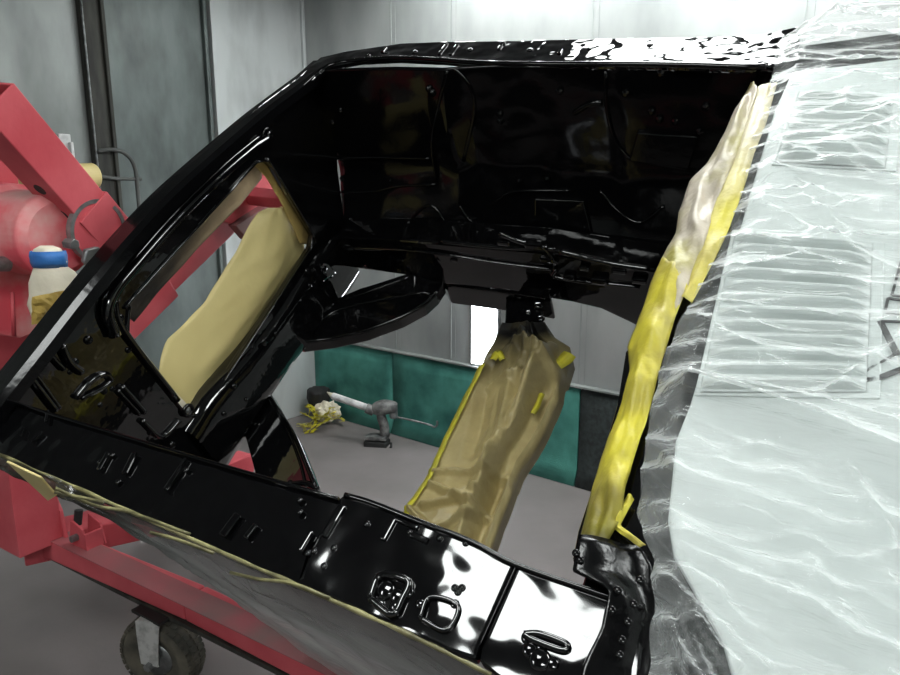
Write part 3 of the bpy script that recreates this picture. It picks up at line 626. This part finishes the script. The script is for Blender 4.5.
# paper sleeve on the crossmember
SF = [(.70, .18, .80, .62, .055, .16), (.35, .10, .95, .24, .040, .07), (.30, .14, .62, .46, .030, .10), (.10, .20, .40, .60, -.022, .10), (.55, .22, .70, .50, -.03, .07), (.05, .72, .95, .66, .020, .05),
      (.10, .78, .90, .82, .030, .05), (.15, .88, .70, .76, .026, .05), (.40, .95, .80, .84, .030, .05), (.05, .92, .40, .97, .030, .05), (.85, .30, .88, .95, -.05, .12), (.45, .05, .55, .28, .035, .07), (.65, .02, .72, .20, -.03, .06), (.20, .30, .55, .26, .02, .05), (.72, .62, .75, .98, .04, .14)]
def sfold(s, t):
    h = 0
    for s0, t0, s1, t1, a, w_ in SF:
        dx, dy = s1-s0, (t1-t0)*3; l2 = dx*dx+dy*dy; k = min(1, max(0, ((s-s0)*dx+(t-t0)*3*dy)/l2)); d = math.hypot(s-s0-dx*k, (t-t0)*3-dy*k)
        h += 1.25*a*max(0, 1-d/(w_*1.3))
    return h
SL = [(503, 326), (495, 344), (484, 365), (474, 388), (466, 400), (455, 424), (446, 444), (436, 466), (428, 482), (416, 502), (409, 512), (404, 530)]
SR = [(546, 328), (556, 343), (571, 352), (562, 378), (552, 402), (543, 420), (532, 440), (518, 462), (509, 482), (498, 510), (486, 540), (480, 565)]
mb = MB(); rows = []; N_ = 150; SLE = []
for i in range(N_+1):
    t = i/N_; a_ = poly([(x, y, 0) for x, y in SL], t); b_ = poly([(x, y, 0) for x, y in SR], t)
    if i > N_*.8: pass
    row = []
    for j in range(57):
        s = j/56; p = K(lerp(a_.x, b_.x, s), lerp(a_.y, b_.y, s), 2, cmw-.02)
        x = s-.62-.10*math.sin(t*5); fold = .035*math.exp(-(x/.16)**2) if s < .62 else .035*math.exp(-(x/.22)**2)
        h = fold*math.sin(math.pi*min(1, .2+t))+sfold(s, t)+.020*crum((s*1.6+t, t*4-s*.8, 2))+.020*crum((s*3-t, t*9+s*2, 7))*(.2+1.5*abs(t-.45))
        e = min(s, 1-s)*9; h += -.0*e
        row.append(p-aC*h)
    SLE.append((t, row[0].copy(), row[-1].copy()))
    row = [row[0]+aC*.11+aA*.004]+row+[row[-1]+aC*.11-aA*.004]; row.append(row[0])
    rows.append(row)
mb.grid(rows)
d_ = Rc @ V((0, 1, 0))
top_p = K(525, 325, 2, cmw-.02); bot_p = K(450, 530, 2, cmw-.02)
o = mk('paper_sleeve', mb.v, mb.f, M_PAPER, None, smooth=True)
org = MW[o.name].translation
spray_on(o, 'sprayed_sleeve_paper', (188, 172, 122), (164, 148, 100), K(512, 395, 2, cmw-.03), K(524, 334, 2, cmw-.03), rough=.4, namp=.25)
o.name = 'masking_paper'; MW[o.name] = Matrix.Translation(org); tag(o, 'crumpled khaki masking paper wrapped round the crossmember like a sleeve', 'masking paper')
def flat_tape(path, wpx, wv, label, m=M_YEL):
    mb = MB(); rows = []; P = smooth_poly([(x, y, 0) for x, y in path], 40)
    for i, p in enumerate(P):
        q = K(p.x, p.y, 2, wv); d = (K(P[min(i+1, len(P)-1)].x, P[min(i+1, len(P)-1)].y, 2, wv)-K(P[max(0, i-1)].x, P[max(0, i-1)].y, 2, wv)).normalized(); sd = d.cross(aC); hw = wpx*.0028*(1+.3*nz(q, 30))
        rows.append([q-sd*hw-aC*.004*nz(q, 40), q-aC*.006, q+sd*hw-aC*.004*nz(q, 44)])
    mb.grid(rows); o = mb.out('masking_tape', m, None, smooth=True, solid=.0015); tag(o, label, 'masking tape')
mb = MB(); rows = []
for t, l_, r_ in SLE:
    if .20 < t < .97:
        wv = .004*nz((t*14, 0, 3)); rows.append([l_+aA*.004+aC*.022, l_+aA*.004-aC*.003, l_-aA*(.016+wv)-aC*.012])
mb.grid(rows); tag(mb.out('masking_tape', M_YEL, None, smooth=True, solid=.001), 'long yellow tape edge down the left side of the paper-wrapped crossmember', 'masking tape')
flat_tape([(493, 360), (498, 353), (503, 360)], 4, cmw-.055, 'small yellow tape tab near the top left of the crossmember paper')
flat_tape([(553, 366), (562, 362), (570, 354)], 8, cmw-.05, 'crumpled yellow tape tab sticking out at the top right of the crossmember paper')
flat_tape([(533, 414), (538, 404), (542, 394)], 3, cmw-.05, 'small yellow tape tab halfway down the right of the crossmember paper')
# papers behind the radiator opening
def sheet(name, LPp, RPp, u0, m, label, amp=.012, bow=.03, cat='masking paper', n=50, mm=18):
    mb = MB(); rows = []
    for i in range(n+1):
        t = i/n; a_ = poly([(x, y, 0) for x, y in LPp], t); b_ = poly([(x, y, 0) for x, y in RPp], t); row = []
        for j in range(mm+1):
            s = j/mm; p = K(lerp(a_.x, b_.x, s), lerp(a_.y, b_.y, s), 0, u0); row.append(p-aA*(bow*math.sin(math.pi*s)+amp*nz((t*4, s*3, 1))+amp*.5*nz((t*9+s*4, s*6, 1))))
        rows.append(row)
    mb.grid(rows); o = mb.out(name, m, None, smooth=True, solid=.002); tag(o, label, cat); return o
o = sheet('masking_paper', [(268, 208), (258, 213), (250, 225), (236, 252), (205, 302), (168, 340), (160, 360), (156, 385), (170, 412)], [(280, 206), (294, 214), (301, 228), (304, 250), (300, 275), (262, 335), (236, 372), (222, 392), (196, 425)], 1.475, M_PAPER, 'broad tan masking paper sheet bulging across the radiator opening', .012, .028)
o = sheet('masking_paper', [(250, 160), (268, 180), (284, 208), (300, 244)], [(272, 150), (296, 180), (318, 215), (330, 246)], 1.435, M_PAPER, 'tan paper strip with black mist along the upper right of the radiator opening', .006, .004)
spray_on(o, 'sprayed_tan_strip', (206, 178, 104), (190, 160, 90), K(276, 205, 0, 1.435), K(310, 192, 0, 1.435), namp=.25)
o = sheet('masking_paper', [(256, 150), (215, 185), (165, 240), (130, 285), (118, 310)], [(262, 178), (240, 205), (200, 246), (160, 290), (134, 322)], 1.44, M_PAPER, 'brown sprayed paper edging the upper left of the radiator opening', .004, .002)
spray_on(o, 'sprayed_brown_strip', (170, 148, 116), (140, 120, 92), K(222, 246, 0, 1.44), K(194, 222, 0, 1.44), dark=(30, 26, 22), namp=.25)
o = sheet('masking_paper', [(120, 330), (150, 375), (185, 420)], [(131, 338), (160, 374), (190, 408)], 1.43, M_CREAM, 'white paper edging the lower left of the radiator opening', .003, .002)
# ------------------------------------------------------------------ rotisserie
rot = empty('rotisserie', hz(30, 556, 0), 'red steel rotisserie stand carrying the tilted car body', 'rotisserie')
# frame on the floor
bt = .375; bh = .078
p0 = hz(40, 537, bt); p1 = hz(300, 663, bt); bd = (p1-p0).normalized(); bs = V((-bd.y, bd.x, 0))
if bs.y < 0: bs = -bs
def beam_top(name, a_, b_, w, h, m, par=rot): 
    mb = MB(); mb.beam(a_-UP*h/2, b_-UP*h/2, w, h, UP); return mb.out(name, m, par, bevel=.006)
seam = hz(183, 598, bt)
off = bs*.042
beam_top('long_beam', p0+off, seam+off, .084, bh, M_RED)
beam_top('long_beam', seam+off+bd*.004, p0+off+bd*2.6, .084, bh, M_RED)
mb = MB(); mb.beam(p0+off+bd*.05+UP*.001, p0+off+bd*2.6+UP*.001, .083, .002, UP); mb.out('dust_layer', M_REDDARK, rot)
mb = MB(); mb.beam(p0+off-UP*(bh+.008), p0+off+bd*2.6-UP*(bh+.008), .05, .014, UP); mb.out('beam_runner', M_TRIM, rot)
c0 = hz(38, 538, bt); c1 = hz(0, 546, bt); cd = (c1-c0).normalized(); cs = V((-cd.y, cd.x, 0)); cs = cs if cs.y > 0 else -cs
beam_top('cross_beam', c0+cs*.075-cd*.75, c0+cs*.075+cd*.05, .15, .10, M_RED)
beam_top('cross_beam', c0+cs*.02, hz(246, 452, .36), .10, .09, M_RED)
# upright post and its gusset
pc = V((-1.50, 2.30, 0))
mb = MB(); mb.hollow(pc+UP*.36, pc+UP*1.72, .15, .15, bd, .008); mb.out('post', M_RED, rot, bevel=.006)
g0 = p0+off
mb = MB(); mb.prism([g0+UP*.0-bd*.06, g0+bd*.09, g0+bd*.075+UP*.10, g0+UP*.26-bd*.03, g0+UP*.26-bd*.06], bs*.012); mb.out('gusset', M_RED, rot, bevel=.003)
br = empty_ = None
bk = MB(); q = hz(84, 545, bt)+bs*.012
for s in (-.032, .032): bk.prism([q+bs*s-bd*.055, q+bs*s+bd*.055, q+bs*s+bd*.035+UP*.075, q+bs*s-bd*.035+UP*.095], bs*.008)
bk.box(q+bd*.045+UP*.03, bd*.006, bs*.032, UP*.03)
bkt = bk.out('lock_bracket', M_RED, rot, bevel=.002)
mb = MB(); mb.cyl(q-bs*.055+UP*.04, q-bs*.03+UP*.04, .013, n=6); mb.out('bolt', M_STEEL, bkt)
mb = MB(); mb.cyl(q-bs*.01+UP*.07-bd*.03, q+UP*.12-bd*.03, .014); mb.out('lock_pin', M_DARK, bkt)
for px, py in ((2, 532), (15, 528)):
    q = hz(px, py, bt+.001); mb = MB(); mb.cyl(q, q+UP*.012, .018, n=6); mb.cyl(q, q+UP*.003, .026); mb.out('bolt', M_STEEL, rot)
mb = MB(); q = hz(4, 532, bt); mb.prism([q+cd*.1+UP*.005, q-cd*.09+UP*.005, q-cd*.09+UP*.075, q+cd*.02+UP*.03], cs*.012+V((0, .05, 0))); mb.out('tie_plate', M_STEEL, rot, bevel=.002)
# hub, head plate and swing arms
_h = hit(70, 238, 0, 1.76); HV, HW = _h[1], _h[2]
hub = MB(); hub.lathe(W(0, HV, HW), aA, [(1.80, .001), (1.80, .10), (1.82, .125), (1.98, .13), (2.00, .145), (2.06, .145), (2.08, .12), (2.3, .12), (2.3, .001)], 40); hub.out('hub', M_REDDUST, rot, smooth=False, bevel=.006)
mb = MB(); pl = [W(1.93, .06, -.25), W(1.93, .78, -.25), W(1.93, .78, .06), W(1.93, .40, .32), W(1.93, .12, .32)]
hp = [K(x, y, 0, 1.95) for x, y in ((-60, 250), (50, 250), (52, 300), (44, 328), (20, 338), (0, 335), (-60, 325))]
mb.prism(hp, aA*.02); mb.out('head_plate', M_REDDUST, rot, bevel=.004)
mb = MB(); mb.tube([K(x, y, 0, 1.948) for x, y in ((12, 292), (14, 336))], .006, 8); mb.out('weld_seam', M_RED, rot, smooth=True)
mb = MB(); mb.cyl(K(-12, 264, 0, 1.9), K(8, 264, 0, 1.9), .022); mb.out('pivot_pin', M_STEEL, rot)
# swing arm: open square tube rising to the upper left, with an outer sleeve
UA = 1.72
a0 = K(-2, 96, 0, UA); a1 = K(140, 262, 0, UA+.05); ad = (a1-a0).normalized()
ref = V(aA)
mb = MB(); mb.hollow(a0+aA*.06, a1+aA*.06, .118, .118, ref, .008); arm = mb.out('swing_arm', M_RED, rot, bevel=.003)
s0 = a0.lerp(a1, .60)+aA*.06; mb = MB(); mb.hollow(s0, a1+ad*.02+aA*.06, .132, .132, ref, .007); mb.out('arm_sleeve', M_RED, rot, bevel=.003)
sd = ad.cross(ref).normalized(); rf2 = sd.cross(ad).normalized()
for k in (.42, .575):
    q = a0.lerp(a1, k)+aA*.06; 
    for sg in (1, -1):
        fc = q+sd*sg*.0592
        mb = MB(); mb.lathe(fc, sd*sg, [(0, .0005), (.001, .017), (.0015, .018), (.0, .019)], 20); mb.out('arm_hole', M_DARK, arm, smooth=False)
# indexing disc with bolt and clamp
dc = K(98, 231, 0, 1.755); dn = -aA
mb = MB(); mb.lathe(dc, dn, [(-.012, .001), (-.012, .085), (.004, .085), (.004, .001)], 48); dk = mb.out('index_disc', M_RED, rot, smooth=False)
mb = MB(); mb.lathe(dc, dn, [(-.013, .084), (-.013, .096), (.007, .096), (.007, .084), (-.013, .084)], 48); mb.out('disc_rim', M_STEEL, dk)
mb = MB(); q = K(71, 244, 0, 1.69); mb.cyl(q+aA*.02, q-aA*.018, .016, n=6); mb.out('bolt', M_STEEL, rot, bevel=.002)
mb = MB(); q = K(92, 258, 0, 1.68); mb.prism([q+(aB*x+aC*y) for x, y in ((-.035, -.02), (-.005, -.04), (.03, -.02), (.03, .025), (0, .045), (-.03, .025))], -aA*.02); mb.out('clamp', M_STEEL, rot, bevel=.005)
# crossbar seen through the radiator opening
UX = 1.80
x0 = K(118, 322, 0, UX); x1 = K(292, 158, 0, UX); xd = (x1-x0).normalized(); xs = xd.cross(aA).normalized()
mb = MB(); mb.hollow(x0+aA*.05, x1+aA*.05, .12, .12, aA, .008); mb.out('crossbar', M_RED, rot, bevel=.004)
j0 = K(112, 330, 0, UX-.005); mb = MB(); j1 = K(168, 286, 0, UX-.005); mb.hollow(x0.lerp(x1, -.12)+aA*.05, x0.lerp(x1, .22)+aA*.05, .15, .15, aA, .008); mb.out('crossbar_sleeve', M_RED, rot, bevel=.004)
mb = MB(); e0 = K(212, 218, 0, 1.70); e1 = K(262, 168, 0, 1.70); mb.prism([K(x, y, 0, 1.72) for x, y in ((210, 218), (232, 224), (268, 196), (276, 184), (262, 168), (240, 182))], aA*.06); mb.out('mount_bracket', M_RED, rot, bevel=.004)
mb = MB(); mb.prism([K(x, y, 0, 1.70) for x, y in ((236, 226), (270, 204), (276, 208), (248, 240))], aA*.04); mb.out('mount_bracket', M_REDDARK, rot, bevel=.003)
mb = MB(); q = K(236, 196, 0, 1.66); mb.cyl(q-aC*.0, q-aC*.04, .014); mb.cyl(q-aC*.0, q+aC*.015, .024); mb.out('bolt', M_STEEL, rot)
mb = MB(); mb.beam(K(250, 196, 0, 1.72), W(1.45, 1.13, .33), .05, .05, aB); mb.out('mount_bar', M_RED, rot, bevel=.004)
# caster wheel
wc = hz(163, 653, .13)
wc.z = .135; ax = V((-.27, -.955, -.08)).normalized()
cst = MB(); R1 = .135
prof = [(-.032, .058), (-.036, .075), (-.045, .095), (-.043, .115), (-.030, .128), (-.012, .1345), (.012, .1345), (.030, .128), (.043, .115), (.045, .095), (.036, .075), (.032, .058)]
cst.lathe(wc, ax, prof, 64, UP); ty = cst.out('caster_wheel', M_RUBBER, rot, smooth=True)
tr = MB(); xx = (UP-ax*UP.dot(ax)).normalized(); yy = ax.cross(xx)
for k in range(36):
    for lane, (h, r) in enumerate(((-.034, .1265), (-.013, .1345), (.013, .1345), (.034, .1265))):
        a_ = 2*math.pi*(k+.5*(lane % 2))/36; rd = xx*math.cos(a_)+yy*math.sin(a_); tg = ax.cross(rd)
        tr.box(wc+ax*h+rd*r, ax*.0075, tg*.0085, rd*.004)
tr.out('tread', M_RUBBER, ty)
mb = MB(); mb.lathe(wc, ax, [(.028, .060), (.040, .056), (.034, .030), (.050, .024), (.050, .001)], 32); mb.lathe(wc, ax, [(-.028, .060), (-.040, .056), (-.034, .030), (-.050, .001)], 32); mb.out('wheel_rim', M_STEEL, ty, smooth=True)
mb = MB(); tp = wc+UP*.155; sidev = ax
fk = [(.062, 0, .0), (.062, .05, .012), (.060, .10, .02), (.056, .145, .035)]
for sg in (1, -1):
    rowsA = []
    for (o_s, hh, bb) in fk:
        c_ = wc+ax*sg*o_s+UP*hh; wdt = .032+.004*hh/.05
        rowsA.append([c_-yy*wdt, c_+yy*wdt])
    n0 = MB(); n0.grid(rowsA); mb.add(n0.v, n0.f)
mb.box(wc+UP*.147, ax*.058, yy*.034, UP*.003)
fo = mb.out('caster_fork', M_ZINC, rot, solid=.006, bevel=.002)
mb = MB(); mb.cyl(wc+ax*.060, wc+ax*.078, .014, n=6); mb.cyl(wc-ax*.075, wc+ax*.06, .009); mb.out('axle_bolt', M_STEEL, rot)
mb = MB(); mb.cyl(wc+UP*.15, V((wc.x, wc.y, bt-bh-.01)), .03); mb.box(V((wc.x, wc.y, bt-bh-.012)), bd*.07, bs*.05, UP*.005); mb.out('caster_swivel', M_DARK, rot)
# wrapped thing on the hub
wr = empty('wrapped_bundle', K(55, 320, 0, 1.62), 'white paper bundle with a blue tape band hanging against the red hub', 'paper bundle')
def bundle(prof, m, name, amp):
    mb = MB(); rows = []
    for i, (cx, cy, hw) in enumerate(prof):
        c_ = K(cx, cy, 0, 1.68); r = hw/370
        rows.append([c_+V((1, 0, 0))*r*math.cos(2*math.pi*k/36)*(1+amp*crum((math.cos(2*math.pi*k/36)*1.5, i*.5, math.sin(2*math.pi*k/36)*1.5)))+V((0, 1, 0))*r*.8*math.sin(2*math.pi*k/36)*(1+amp*nz((math.cos(2*math.pi*k/36), i*.6, 4))) for k in range(37)])
    mb.grid(rows); return mb.out(name, m, wr, smooth=True, solid=.002)
bundle(((46, 246, 5), (47, 249, 10), (48, 255, 13), (49, 262, 13), (50, 266, 12), (53, 272, 16), (56, 282, 20), (57, 292, 21), (55, 304, 20), (52, 316, 15), (50, 326, 8)), M_CREAM, 'wrapping', .5)
bundle(((47, 251, 14.5), (48, 256, 15.5), (49, 262, 15.5), (50, 267, 14.5)), M_BLUE, 'tape_band', .3)
mb = MB(); rows = []
for i in range(9):
    rows.append([K(lerp(34, 66, j/8), lerp(294, 322, i/8)+(j-4)*-.8, 0, 1.595)+aA*.012*crum((i*.5, j*.5, 1)) for j in range(9) if True])
mb.grid(rows); mb.out('torn_opening', M_TANIN, wr, solid=.002)
# paper roll on the far side of the arm
mb = MB(); r0 = K(24, 180, 0, 2.45); r1 = K(94, 176, 0, 2.45); mb.cyl(r0, r1, .052, n=32)
o = mb.out('paper_roll', M_PAPER, None, bevel=.006); tag(o, 'pale tan roll of paper lying behind the red swing arm', 'paper roll')
# ------------------------------------------------------------------ left wall fittings
mb = MB(); mb.tube([lw(1.475, z, -.045) for z in (1.3, 1.8, 2.4, HT-.01)], .0055, 8); mb.out('wall_pipe', M_STEEL, None, smooth=True)
tag(bpy.data.objects['wall_pipe'], 'thin pale pipe running up the dark trim of the left wall', 'pipe')
mb = MB(); mb.tube(smooth_poly([lw(1.47, 1.80, -.05), lw(1.40, 1.81, -.07), lw(1.33, 1.79, -.07), lw(1.28, 1.72, -.06), lw(1.27, 1.55, -.05), lw(1.27, 1.2, -.05), lw(1.28, .9, -.05)], 40), .011, 8)
mb.tube(smooth_poly([lw(1.47, 1.67, -.05), lw(1.38, 1.66, -.06), lw(1.28, 1.66, -.05), lw(1.24, 1.66, -.04)], 20), .010, 8)
o = mb.out('air_hose', M_HOSE, None, smooth=True); tag(o, 'grey hose bracketed to the left wall beside the dark door', 'hose')
mb = MB(); mb.box(lw(1.62, 1.83, -.015), D2*.03, D1*.015, UP*.05); mb.box(lw(1.60, 1.78, -.03), D2*.008, D1*.03, UP*.06)
o = mb.out('wall_clip', M_WTUBE, None, bevel=.004); tag(o, 'small white clip on the left wall above the red arm', 'clip')
# ------------------------------------------------------------------ things on the floor under the car
gun = empty('caulking_gun', hz(380, 445, 0), 'dirty grey cordless caulking gun with a white tube standing on the floor', 'power tool')
G = lambda x, y, Y=4.25: atY(x, y, Y)
bx_ = V((1, 0, 0)); by_ = V((0, 1, 0))
mb = MB(); mb.box(G(377, 443)+UP*.0, V((.075, -.012, 0)), V((.01, .045, 0)), UP*.022); mb.out('battery', M_DARK, gun, bevel=.010)
mb = MB(); mb.box(G(377, 437), V((.070, -.01, 0)), V((.01, .042, 0)), UP*.012); mb.out('battery_shoe', M_TOOL, gun, bevel=.006)
mb = MB(); mb.tube(smooth_poly([G(385, 436), G(384, 425), G(381, 416), G(383, 408)], 12), [.030]*13, 12); mb.out('handle', M_TOOL, gun, smooth=True)
mb = MB(); mb.tube(smooth_poly([G(372, 410), G(380, 408), G(388, 407), G(397, 408)], 12), [.026, .036, .042, .046, .048, .05, .05, .048, .046, .044, .042, .04, .030], 14); mb.out('motor_body', M_TOOL, gun, smooth=True)
mb = MB(); mb.cyl(G(392, 404), G(394, 418), .034, .026); mb.out('gear_cap', M_STEEL, gun, bevel=.006)
mb = MB(); mb.cyl(G(366, 408), G(374, 411), .032, .034); mb.out('barrel_collar', M_TOOL, gun, bevel=.004)
mb = MB(); mb.cyl(G(333, 396, 4.36), G(368, 408), .023, n=20); mb.out('barrel', M_WTUBE, gun, smooth=False)
mb = MB(); mb.cyl(G(333, 396, 4.36), G(327, 392, 4.38), .021, .002); mb.out('nozzle', M_CREAM, gun)
mb = MB(); mb.tube(smooth_poly([G(396, 417), G(415, 421, 4.22), G(430, 425, 4.2), G(434, 427, 4.2), G(437, 425, 4.2), G(437, 421, 4.2)], 24), .007, 8); mb.out('plunger_rod', M_STEEL, gun, smooth=True)
mb = MB(); mb.tube(smooth_poly([G(384, 452, 4.2), G(388, 451, 4.2), G(391, 447, 4.2), G(391, 443, 4.22)], 12), .008, 8); mb.out('hook', M_DARK, gun, smooth=True)
# crumpled tape heap
def ribbon_heap(c, rad, n, wdt, seed):
    random.seed(seed); mb = MB()
    for k in range(n):
        p = V(c)+V((random.uniform(-1, 1)*rad*.6, random.uniform(-1, 1)*rad*.5, random.uniform(.01, .08))); d = V((random.uniform(-1, 1), random.uniform(-1, 1), random.uniform(-.3, .4))).normalized(); rows = []
        for i in range(12):
            d = (d+V((random.uniform(-1, 1), random.uniform(-1, 1), random.uniform(-.6, .6)))*.6).normalized()
            q = p+d*rad*.16; q.z = min(max(q.z, .006), .15)
            if (q-V(c)).length > rad*1.3: d = (V(c)-q).normalized(); q = p+d*rad*.12
            sd = d.cross(V((random.uniform(-.4, .4), .3, 1))).normalized(); rows.append([p-sd*wdt, p+sd*wdt]); p = q
        mb.grid(rows)
    return mb
o = ribbon_heap(hz(330, 424, 0)-NB*.08+UP*.03, .13, 14, .014, 3).out('tape_heap', M_YEL, None, solid=.002); tag(o, 'heap of crumpled yellow masking tape by the corner of the floor', 'used tape')
o = ribbon_heap(hz(312, 428, 0), .12, 4, .014, 8).out('tape_heap', mat('pale_yellow_tape', (224, 214, 140), .5, rgb2=(206, 196, 110)), None, solid=.002); tag(o, 'pale yellow tape curl lying on the floor left of the heap', 'used tape')
# crumpled paper in the heap, dark respirator-like lump behind it
mb = MB(); c_ = hz(334, 421, 0)-NB*.06+UP*.085; rows = []
for i in range(13):
    a_ = math.pi*i/12; row = []
    for k in range(25):
        b_ = 2*math.pi*k/24; d = V((math.sin(a_)*math.cos(b_)*1.2, math.sin(a_)*math.sin(b_), math.cos(a_)*1.0)); row.append(c_+d*.07*(1+.5*nz(d, 2.2)))
    rows.append(row)
mb.grid(rows); o = mb.out('crumpled_paper', M_CREAM, None); tag(o, 'crumpled off-white paper wad on top of the yellow tape heap', 'paper')
mb = MB(); c_ = hz(322, 418, 0)-NB*.03+UP*.2; rows = []
for i in range(13):
    a_ = math.pi*i/12; row = []
    for k in range(25):
        b_ = 2*math.pi*k/24; d = V((math.sin(a_)*math.cos(b_), math.sin(a_)*math.sin(b_), math.cos(a_)*(2.1 if i > 6 else .5))); row.append(c_+d*.08*(1+.25*nz(d, 2.5)))
    rows.append(row)
mb.grid(rows); o = mb.out('dark_bundle', M_DARK, None, smooth=True); tag(o, 'dark rounded bundle in the corner behind the yellow tape heap', 'bundle')
